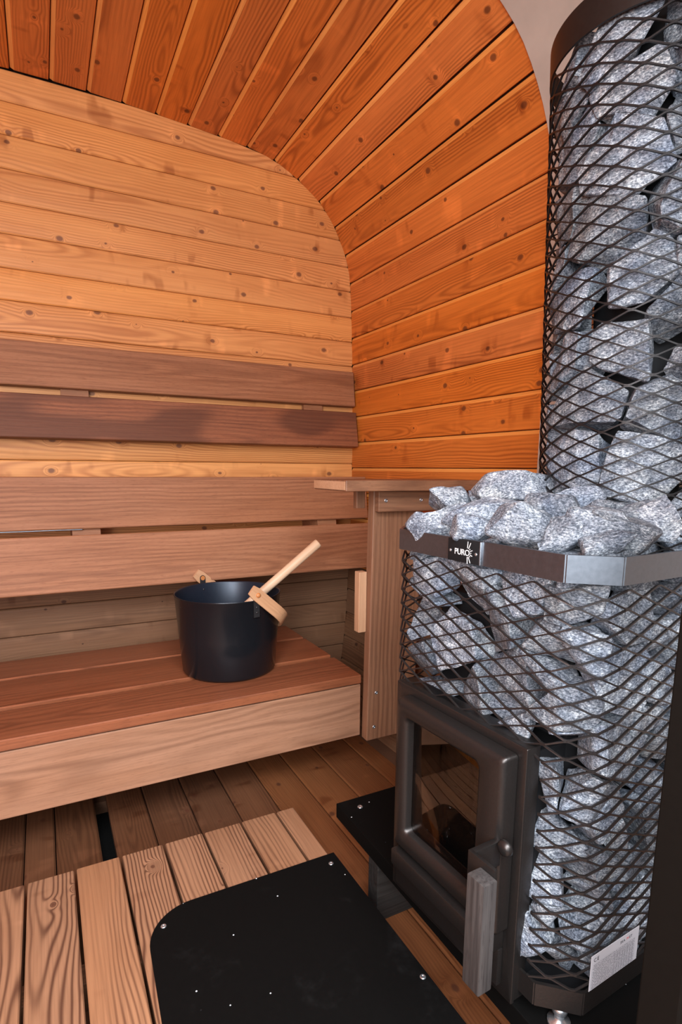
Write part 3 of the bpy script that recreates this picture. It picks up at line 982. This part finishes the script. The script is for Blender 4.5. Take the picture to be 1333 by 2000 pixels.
# ash and embers
random.seed(11)
def rock_mesh(dims, seed, mat, npts=13, sub=2, amp=.06, sharp=True):
    rnd_ = random.Random(seed)
    bm = bmesh.new()
    for i in range(npts):
        v = Vector((rnd_.gauss(0, 1), rnd_.gauss(0, 1), rnd_.gauss(0, 1))).normalized()
        v = Vector((math.copysign(abs(v.x) ** .8, v.x), math.copysign(abs(v.y) ** .8, v.y), math.copysign(abs(v.z) ** .8, v.z))) * rnd_.uniform(.85, 1.08)
        bm.verts.new((v.x * dims[0] / 2, v.y * dims[1] / 2, v.z * dims[2] / 2))
    return finish_rock(bm, seed, mat, max(dims), sub, amp)
def finish_rock(bm, seed, mat, size, sub=2, amp=.06):
    r = bmesh.ops.convex_hull(bm, input=bm.verts)
    junk = [g for g in r['geom_interior'] + r['geom_unused'] if isinstance(g, bmesh.types.BMVert)]
    if junk: bmesh.ops.delete(bm, geom=list(set(junk)), context='VERTS')
    bmesh.ops.dissolve_limit(bm, angle_limit=radians(9), verts=bm.verts, edges=bm.edges)
    bmesh.ops.bevel(bm, geom=bm.edges[:], offset=size * .016, segments=1, affect='EDGES', clamp_overlap=True)
    bmesh.ops.triangulate(bm, faces=bm.faces)
    for it in range(sub + 1):
        lim = size * (.32, .17, .10)[it]
        es = [e for e in bm.edges if e.calc_length() > lim]
        if es: bmesh.ops.subdivide_edges(bm, edges=es, cuts=1, use_grid_fill=False)
        bmesh.ops.triangulate(bm, faces=bm.faces)
    bmesh.ops.smooth_vert(bm, verts=bm.verts, factor=.10, use_axis_x=True, use_axis_y=True, use_axis_z=True)
    off = Vector((seed * 1.37 % 50, seed * .77 % 50, 3.1))
    bm.normal_update()
    mv = []
    for v in bm.verts:
        q = v.co / size
        h = mnoise.noise(q * 2.6 + off) * amp + mnoise.noise(q * 6.5 + off) * amp * .5 + (abs(mnoise.noise(q * 4. + off * 2)) - .2) * -amp * .6
        mv.append(v.normal * h * size)
    for v, d_ in zip(bm.verts, mv): v.co += d_
    me = bpy.data.meshes.new('stone')
    bm.to_mesh(me); bm.free()
    me.materials.append(M[mat])
    auto_smooth(me, 18)
    return me
for i in range(9):
    me = rock_mesh((.05, .03, .016), 900 + i, 'ash' if i % 3 else 'char', 10, 0)
    link('ember', me, None, fb, FM @ Matrix.Translation(Vector((random.uniform(.03, .12), random.uniform(.05, .13), -.3235)) * S) @ Matrix.Rotation(random.uniform(0, 6), 4, 'Z'))
for i in range(2):
    lg = lathe_mesh([(.018, 0), (.021, .01), (.019, .08), (.021, .15), (.016, .17)], 14, 'char')
    link('charred_log', lg, None, fb, FM @ Matrix.Translation(Vector((.060, .055 + .03 * i, -.318)) * S) @ Matrix.Rotation(radians(90), 4, 'Y') @ Matrix.Rotation(.12 * i, 4, 'X'))
# feet
for s_, d_ in ((-.010, .018), (.150, .018), (-.010, .2), (.150, .2)):
    p = SP(s_, d_, PT)
    ft = lathe_mesh([(.016, .0003), (.016, .006), (.007, .009), (.007, (.4096 - .3925) * S - .0115), (.011, (.4096 - .3925) * S - .011), (.011, (.4096 - .3925) * S - .001)], 18, 'steel')
    link('foot', ft, None, stove, Matrix.Translation(p))

# maker's plate on the rim
pl = lbox('name_plate', .0733, .1090, -.0042, -.0029, -.0716, -.0537, 'inner', .0004)
lbox('plate_edge', .0729, .0734, -.0043, -.0028, -.0714, -.0538, 'steel', .0001, pl)
def text_obj(name, body, size, mw, mat, par, ext=.0002, spacing=1.):
    cu = bpy.data.curves.new('t', 'FONT')
    cu.body, cu.size, cu.extrude = body, size, ext
    cu.space_character = spacing
    cu.align_x, cu.align_y = 'LEFT', 'BOTTOM_BASELINE'
    tmp = bpy.data.objects.new('t', cu)
    COL.objects.link(tmp)
    bpy.context.view_layer.update()
    me = bpy.data.meshes.new_from_object(tmp.evaluated_get(bpy.context.evaluated_depsgraph_get()))
    bpy.data.objects.remove(tmp)
    me.materials.clear(); me.materials.append(M[mat])
    return link(name, me, None, par, mw)
# text frame on door face: x = toward the near end (-e1), y = up, z = out
def face_frame(s_, z, o):
    p = SP(s_, -o, z)
    return frame(p, (-e1.x, -e1.y, 0), ey=(0, 0, 1))
text_obj('lettering', 'PURO', .0128, face_frame(.1012, -.0658, .0043), 'white', pl, .0002, .95)
cs, czz = .0868, -.0633
for i in range(9):
    a = radians(-86 + i * 21.5)
    r0, r1 = .0066 / S, (.0165 if i in (0, 1, 7, 8) else .0115 if i % 2 else .0085) / S
    mt = face_frame(cs, czz, .0043) @ Matrix.Rotation(a, 4, 'Z')
    link('sun_ray', box_mesh((r0 + r1) / 2 * S, 0, 0, (r1 - r0) * S, .0010, .0004, 0, 'white'), None, pl, mt)
for s_ in (.1058, .0770):
    link('rivet', lathe_mesh([(.0026, 0), (.0022, .001), (.0008, .0016)], 12, 'steel'), None, pl, face_frame(s_, -.0635, .0042))

# rating label on the camera side of the base
LB = SP(-CH - .0010, CH + .0036, -.3735)
lf = frame(LB, (e2.x, e2.y, 0), ey=(0, 0, 1))
lab = link('rating_label', box_mesh(.0545, .0275, 0, .109, .055, .0008, .0002, 'label'), None, stove, lf)
text_obj('lettering', 'CE', .0085, lf @ Matrix.Translation((.005, .0440, .0005)), 'ink', lab, .0001, 1.3)
text_obj('lettering', 'SKA', .0062, lf @ Matrix.Translation((.064, .0450, .0005)), 'ink', lab, .0001, 1.1)
text_obj('lettering', 'M', .0062, lf @ Matrix.Translation((.0790, .0450, .0005)), 'red', lab, .0001)
text_obj('lettering', 'ET', .0062, lf @ Matrix.Translation((.0852, .0450, .0005)), 'ink', lab, .0001, 1.1)

# ------------------------------------------------------------------ expanded metal mesh
def strand(vs_, fs, pts, nrms, w, t):
    """rectangular strand through pts"""
    base = len(vs_)
    n = len(pts)
    for i in range(n):
        tg = (pts[min(n - 1, i + 1)] - pts[max(0, i - 1)]).normalized()
        sd = tg.cross(nrms[i]).normalized()
        for a, b in ((-1, -1), (1, -1), (1, 1), (-1, 1)):
            vs_.append(pts[i] + sd * w * a + nrms[i] * t * b)
    for i in range(n - 1):
        for j in range(4):
            k_ = (j + 1) % 4
            fs.append((base + 4 * i + j, base + 4 * i + k_, base + 4 * i + 4 + k_, base + 4 * i + 4 + j))
    fs.append((base, base + 1, base + 2, base + 3)); fs.append((base + 4 * n - 4, base + 4 * n - 1, base + 4 * n - 2, base + 4 * n - 3))

CW, CHT = .0335, .01325      # diamond width and height in units
def mesh_cage(name, mapper, u0, u1, z0, z1, keep, parent, center, wired=.0015, phase=0.):
    vs_, fs = [], []
    nu = int(round((u1 - u0) / (CW / 2)))
    du = (u1 - u0) / nu
    nz = int((z1 - z0) / (CHT / 2))
    for i in range(nu):
        for j in range(nz + 1):
            if (i + j) % 2: 
                continue
            ua, ub = u0 + i * du, u0 + (i + 1) * du
            for dj in (1, -1):
                za = z0 + phase + j * CHT / 2
                zb = za + dj * CHT / 2
                if zb < z0 - .001 or zb > z1 + .001 or za > z1 or not keep((ua + ub) / 2, (za + zb) / 2): continue
                # short bond at both nodes, then the straight strand
                us = [ua, ua + du * .14, ub - du * .14, ub]
                g = CHT * .055 * dj
                zs = [za + g * .5, za + g, zb - g, zb - g * .5]
                P_, N_ = [], []
                for u_, z_ in zip(us, zs):
                    p, nn = mapper(u_, z_)
                    P_.append(p - center); N_.append(nn)
                strand(vs_, fs, P_, N_, .00105, .0015)
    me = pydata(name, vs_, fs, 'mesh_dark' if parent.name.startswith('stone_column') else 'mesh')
    o = link(name, me, None, parent, Matrix.Translation(center))
    return o

# stove perimeter: start at far corner of door face going to the near chamfer, the camera side and the far sides
per = [(FL, 0), (0, 0), (-CH, CH), (-CH, CH + FL), (0, SIDE), (FL, SIDE), (FL + CH, CH + FL), (FL + CH, CH), (FL, 0)]
pl_ = [0]
for a, b in zip(per[:-1], per[1:]): pl_.append(pl_[-1] + (Vector(b) - Vector(a)).length)
PER = pl_[-1]
def smap(u_, z_):
    u_ = u_ % PER
    for i in range(8):
        if u_ <= pl_[i + 1] + 1e-9:
            t = (u_ - pl_[i]) / (pl_[i + 1] - pl_[i])
            a, b = Vector(per[i]), Vector(per[i + 1])
            q = a.lerp(b, t)
            tg = (b - a).normalized()
            n2 = Vector((-tg.y, tg.x))
            cc = Vector((FL / 2, SIDE / 2)) - q
            if n2.dot(cc) > 0: n2 = -n2
            nn = e1 * n2.x + e2 * n2.y
            return SP(q.x, q.y, z_), Vector((nn.x, nn.y, 0)).normalized()
def keep_s(u_, z_):
    return not (z_ < -.1985 and (FL - .1680) < u_ < (FL - .0140))
cg = mesh_cage('mesh_cage', smap, 0, PER, -.3735, -.0722, keep_s, stove, SP(FL / 2, SIDE / 2, PT))
# chimney core inside the stone column belongs to the stove
CB, CT = Vector((.4560, .3235)), Vector((.4480, .3345))      # column axis at z=-.075 and z=.33
ZB_, ZT_ = -.078, .333
RC = .0760
def axis(z):
    t = (z - ZB_) / (ZT_ - ZB_)
    return CB.lerp(CT, t)
def cyl(r, z0, z1, seg, mat, th=None):
    vs2, fs2 = [], []
    zs = [z0, z1]
    rs = [r] if th is None else [r, r - th]
    for rr_ in rs:
        for z in zs:
            c_ = axis(z)
            for i in range(seg):
                a = 2 * pi * i / seg
                vs2.append(W(c_.x + rr_ * cos(a), c_.y + rr_ * sin(a), z))
    def q(a, b):
        for i in range(seg):
            k_ = (i + 1) % seg
            fs2.append((a * seg + i, a * seg + k_, b * seg + k_, b * seg + i))
    q(0, 1)
    if th is None:
        fs2.append(tuple(range(seg))); fs2.append(tuple(seg + i for i in range(seg)))
    else:
        q(2, 3); q(0, 2); q(1, 3)
    c_ = W(*axis(z0), z0)
    me = pydata('cyl', [v - c_ for v in vs2], fs2, mat)
    auto_smooth(me, 40)
    return me, Matrix.Translation(c_)
column = thing('stone_column', 'tall round black mesh column packed with grey stones around the chimney', 'stone column', W(*CB, ZB_))
me, mt = cyl(.036, -.104, .50, 40, 'inner')
link('chimney_pipe', me, None, column, mt)
me, mt = cyl(RC + .0012, .311, .3345, 128, 'colband', .0016)
link('top_band', me, None, column, mt)
me, mt = cyl(RC, ZB_ - .002, ZB_ + .002, 96, 'stove', .0022)
link('bottom_ring', me, None, column, mt)
def cmap(u_, z_):
    a = u_ / RC
    c_ = axis(z_)
    d_ = Vector((cos(a), sin(a)))
    return W(c_.x + RC * d_.x, c_.y + RC * d_.y, z_), Vector((d_.x, d_.y, 0))
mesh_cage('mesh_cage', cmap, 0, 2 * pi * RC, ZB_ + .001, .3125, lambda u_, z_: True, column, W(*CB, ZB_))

# ------------------------------------------------------------------ stones
def voronoi_stone(seed_p, others, planes, seedn, shrink, jit):
    """convex cell of seed_p (metres) cut by neighbour bisectors and outer planes, roughened"""
    bm = bmesh.new()
    bmesh.ops.create_cube(bm, size=.26)
    cuts = []
    for q in others:
        d_ = q - seed_p
        if d_.length < .20: cuts.append((d_ / 2, d_.normalized()))
    for co, no in planes: cuts.append((co - seed_p, no))
    cuts.sort(key=lambda c_: c_[0].dot(c_[1]))
    for co, no in cuts:
        if all((v.co - co).dot(no) < 0 for v in bm.verts): continue
        bmesh.ops.bisect_plane(bm, geom=bm.verts[:] + bm.edges[:] + bm.faces[:], plane_co=co, plane_no=no, clear_outer=True)
        if len(bm.verts) < 4: bm.free(); return None
        vv = [v.co.copy() for v in bm.verts]
        bm.free(); bm = bmesh.new()
        for v in vv: bm.verts.new(v)
        bmesh.ops.remove_doubles(bm, verts=bm.verts, dist=.0008)
        if len(bm.verts) < 4: bm.free(); return None
        r = bmesh.ops.convex_hull(bm, input=bm.verts)
        junk = [g for g in r['geom_interior'] + r['geom_unused'] if isinstance(g, bmesh.types.BMVert)]
        if junk: bmesh.ops.delete(bm, geom=list(set(junk)), context='VERTS')
    if len(bm.verts) < 4: bm.free(); return None
    rn = random.Random(seedn)
    cen = sum((v.co for v in bm.verts), Vector()) / len(bm.verts)
    R_ = Matrix.Rotation(rn.uniform(-jit, jit), 3, 'X') @ Matrix.Rotation(rn.uniform(-jit, jit), 3, 'Y') @ Matrix.Rotation(rn.uniform(-jit, jit), 3, 'Z')
    sv = Vector((shrink * rn.uniform(.94, 1.03), shrink * rn.uniform(.94, 1.03), shrink * rn.uniform(.92, 1.03)))
    for v in bm.verts:
        q = R_ @ (v.co - cen)
        v.co = Vector((q.x * sv.x, q.y * sv.y, q.z * sv.z))
    # knock off a few corners so the outline is irregular
    for _ in range(rn.randint(3, 5)):
        no = Vector((rn.gauss(0, 1), rn.gauss(0, 1), rn.gauss(0, 1))).normalized()
        ext_ = max(v.co.dot(no) for v in bm.verts)
        bmesh.ops.bisect_plane(bm, geom=bm.verts[:] + bm.edges[:] + bm.faces[:], plane_co=no * ext_ * rn.uniform(.76, .93), plane_no=no, clear_outer=True)
        vv = [v.co.copy() for v in bm.verts]
        bm.free(); bm = bmesh.new()
        for v in vv: bm.verts.new(v)
    size = max(v.co.length for v in bm.verts) * 2
    me = finish_rock(bm, seedn, 'stone', size, 2, .036)
    return me, seed_p + cen

ORD = ['lowest', 'second', 'third', 'fourth', 'fifth', 'sixth', 'seventh', 'eighth', 'ninth', 'tenth', 'eleventh', 'twelfth', 'thirteenth', 'fourteenth', 'fifteenth']
POS = ['first', 'second', 'third', 'fourth', 'fifth', 'sixth', 'seventh', 'eighth', 'ninth', 'tenth', 'eleventh', 'twelfth', 'thirteenth', 'fourteenth', 'fifteenth', 'sixteenth']
camp = W(0, 0, 0)

# --- column stones
random.seed(21)
rows = 11
seeds = []
dz = (.329 - (-.074)) * S / rows
got = []
for _ in range(9000):
    u_, z = random.uniform(0, 2 * pi * .056), random.uniform(-.070, .326)
    ok = True
    for (u2, z2, sc2) in got:
        du = abs(u_ - u2); du = min(du, 2 * pi * .056 - du)
        if sqrt((du / 1.28) ** 2 + (z - z2) ** 2) < .0282 * sc2: ok = False; break
    if ok: got.append((u_, z, random.choice((.86, 1., 1.12, 1.25))))
for u_, z, _ in got:
    a = u_ / .056
    c_ = axis(z)
    rad_ = .0560 + random.uniform(-.005, .005)
    seeds.append((W(c_.x + rad_ * cos(a), c_.y + rad_ * sin(a), z), min(rows - 1, max(0, int((z + .074) * S / dz))), a))
allp = [q[0] for q in seeds]
byrow = {}
for i, (p, r, a) in enumerate(seeds):
    c_ = axis((p.z / S) - EYE)
    cw = W(c_.x, c_.y, p.z / S - EYE)
    rd = Vector((p.x - cw.x, p.y - cw.y, 0)).normalized()
    tc_ = Vector((camp.x - cw.x, camp.y - cw.y, 0)).normalized()
    if rd.dot(tc_) < -.42: continue
    planes = []
    for da in (-.5, -.25, 0, .25, .5):
        dd = Matrix.Rotation(da, 3, 'Z') @ rd
        planes.append((cw + dd * (RC * S - .0105), dd))
    planes.append((cw + rd * (.038 * S), -rd))
    planes.append((W(0, 0, -.077), Vector((0, 0, -1))))
    planes.append((W(0, 0, .329), Vector((0, 0, 1))))
    res = voronoi_stone(p, [q for j, q in enumerate(allp) if j != i], planes, 100 + i, random.uniform(.93, 1.02), .17)
    if res:
        # left-right order as seen from the doorway
        side = rd.x * tc_.y - rd.y * tc_.x
        byrow.setdefault(r, []).append((-side if False else side, res))
cr_, cu_ = r2, -d2
def screen_x(v):
    q = v - camp
    return q.dot(r2) / q.dot(fwd)
def place_rows(byrow, total, where, group):
    for r in sorted(byrow):
        lst = sorted((x[1] for x in byrow[r]), key=lambda t_: screen_x(t_[1]))
        for k_, (me, c_) in enumerate(lst):
            o = link('sauna_stone', me, None, None, Matrix.Translation(c_))
            rowt = 'lowest row' if r == 0 else ('top row' if r == total - 1 else ORD[r] + ' row up')
            tag(o, 'grey stone in %s, %s, %s from the left' % (where, rowt, POS[k_]), 'stone', group)
place_rows(byrow, rows, 'the mesh column', 'grey stones packed in the tall mesh column')

# --- stones in the stove cage
random.seed(33)
ins = .019
rowsS = 8
zt0, zt1 = -.385, -.082
dzz = (zt1 - zt0) / rowsS
u_step = .042
inner_ring = []
seeds = []
upos = [.014 + u_step * i for i in range(int((FL + CH * 1.4 + FL + .02) / u_step) + 1)]
got = []
UMAX = FL + CH * 1.42 + FL + .01
for _ in range(14000):
    uu, z = random.uniform(.006, UMAX), random.uniform(zt0, zt1)
    if uu < FL - .020 and z < -.212: continue
    if all(sqrt(((uu - u2) / 1.15) ** 2 + (z - z2) ** 2) > .0285 * sc2 for u2, z2, sc2 in got):
        got.append((uu, z, random.choice((.85, 1., 1.12, 1.25))))
for uu, z, _ in got:
    p, nn = smap(uu, z)
    seeds.append((p - nn * (ins * S * random.uniform(.8, 1.2)), min(rowsS - 1, int((z - zt0) / dzz)), uu, nn))
# second layer behind, above the firebox
for i in range(3):
    for j in range(4):
        s_, d_ = .03 + i * .052, .062 + j * .042
        seeds.append((SP(s_, d_, -.094 + random.uniform(-.004, .004)), 99, 0, Vector((0, 0, 1))))
oct_planes = []
for i in range(8):
    a, b = Vector(per[i]), Vector(per[i + 1])
    mid_, nn = smap((pl_[i] + pl_[i + 1]) / 2, -.2)
    oct_planes.append((mid_ - nn * .0105, nn))
allp = [q[0] for q in seeds]
byrow = {}
for i, (p, r, uu, nn) in enumerate(seeds):
    if r == 99: continue
    planes = list(oct_planes)
    planes.append((p - nn * .040, -nn))
    planes.append((W(0, 0, -.3868), Vector((0, 0, -1))))
    planes.append((W(0, 0, -.074), Vector((0, 0, 1))))
    if uu < FL + .01 and p.z > W(0, 0, -.215).z:
        planes.append((W(0, 0, -.1975), Vector((0, 0, -1))))
    res = voronoi_stone(p, [q for j, q in enumerate(allp) if j != i], planes, 400 + i, random.uniform(.94, 1.03), .15)
    if res: byrow.setdefault(r, []).append((0, res))
place_rows(byrow, rowsS, 'the stove cage', 'grey stones inside the stove cage')

# --- filler layer and the pile on top
random.seed(5)
topseeds = []
for i in range(5):
    for j in range(5):
        s_ = -.012 + i * .050 + random.uniform(-.010, .010)
        d_ = .016 + j * .047 + random.uniform(-.010, .010)
        if s_ > FL + .02: continue
        z = -.0700 + random.uniform(-.003, .004)
        topseeds.append(SP(s_, d_, z))
colc = W(*axis(-.06), -.06)
lst = []
for i, p in enumerate(topseeds):
    if Vector((p.x - colc.x, p.y - colc.y)).length < (RC + .012) * S: continue
    planes = list(oct_planes) + [(W(0, 0, -.0815), Vector((0, 0, -1))), (Vector((p.x, p.y, W(0, 0, -.0520 + random.uniform(-.004, .005)).z)), Vector((random.uniform(-.25, .25), random.uniform(-.25, .25), 1)).normalized())]
    dd = Vector((p.x - colc.x, p.y - colc.y, 0)).normalized()
    planes.append((colc + dd * (RC * S + .004), -dd))
    res = voronoi_stone(p, [q for j, q in enumerate(topseeds) if j != i], planes, 700 + i, .97, .06)
    if res: lst.append(res)
lst.sort(key=lambda t_: screen_x(t_[1]))
for k_, (me, c_) in enumerate(lst):
    o = link('sauna_stone', me, None, None, Matrix.Translation(c_))
    tag(o, 'grey stone level with the stove rim, half buried in the pile, %s from the left' % (POS[k_] if k_ < 16 else 'last'), 'stone', 'grey stones filling the rim of the stove')
# stones heaped above the rim: x, y, z of the centre (units), width, height (m), turn, label
TOP = [
 (.3311, .4230, -.0350, .068, .060, .3, 'small peaked grey stone at the far left of the heap on the stove'),
 (.2900, .4100, -.0474, .052, .034, 1.0, 'small low grey stone in the left corner of the stove rim'),
 (.3125, .3920, -.0449, .096, .048, .2, 'long flat pale stone behind the left part of the stove rim'),
 (.3075, .3523, -.0478, .062, .042, 1.7, 'wedge-shaped grey stone just right of the rim name plate'),
 (.3090, .3074, -.0418, .070, .058, .1, 'blocky bluish stone at the middle of the front rim'),
 (.3308, .3615, -.0370, .110, .042, .5, 'long low grey stone sloping up behind the blocky bluish one'),
 (.3730, .3765, -.0180, .112, .066, .0, 'largest pale stone, topmost of the heap, left of the mesh column'),
 (.3660, .4172, -.0321, .044, .044, .8, 'small rough stone tucked behind the largest topmost stone'),
 (.3420, .3060, -.0329, .076, .046, -.5, 'pale slanting stone in front of the foot of the mesh column'),
 (.3120, .2740, -.0440, .058, .038, .9, 'grey stone with a rounded bump at the near front rim corner'),
 (.3600, .3020, -.0250, .058, .038, .2, 'rounded pale stone leaning on the left foot of the mesh column'),
 (.3310, .2620, -.0380, .070, .043, .0, 'squarish grey stone behind the chamfered rim corner'),
 (.3640, .2790, -.0280, .054, .032, 1.2, 'small brownish stone close to the mesh column foot'),
 (.3140, .2420, -.0465, .058, .024, .0, 'low flat pale stone right at the chamfered corner of the rim'),
 (.3640, .2560, -.0310, .064, .036, .4, 'triangular pale stone at the back of the near heap'),
 (.3440, .2330, -.0410, .078, .046, .1, 'large flat-faced pale stone beside the right-hand rim'),
 (.3760, .2360, -.0330, .046, .044, .6, 'small grey stone at the right edge of the photo on the heap')]
for i, (x, y, z, w_, h_, a_, lb_) in enumerate(TOP):
    q_ = Vector((x, y)) - A
    s_, d_ = q_.dot(e1), q_.dot(e2)
    half_w = w_ * .55 / S
    s_ = min(max(s_, -CH + half_w * .8), FL + CH - half_w * .9)
    d_ = max(d_, half_w * .75)
    if s_ + d_ < half_w * .9: d_ = half_w * .9 - s_          # stay inside the chamfer
    x, y = (A + e1 * s_ + e2 * d_)[:]
    me = rock_mesh((w_ * 1.45, w_ * (1.05 if w_ < .09 else .85), h_ * 1.45), 1300 + i * 7, 'stone', 15, 2, .034)
    o = link('sauna_stone', me, None, None, Matrix.Translation(W(x, y, z)) @ Matrix.Rotation(-YAW - .35 + a_ * .5, 4, 'Z') @ Matrix.Rotation(.16 * sin(i * 2.1), 4, 'X') @ Matrix.Rotation(.2 * cos(i * 1.7), 4, 'Y'))
    tag(o, lb_, 'stone', 'grey stones heaped on top of the stove')
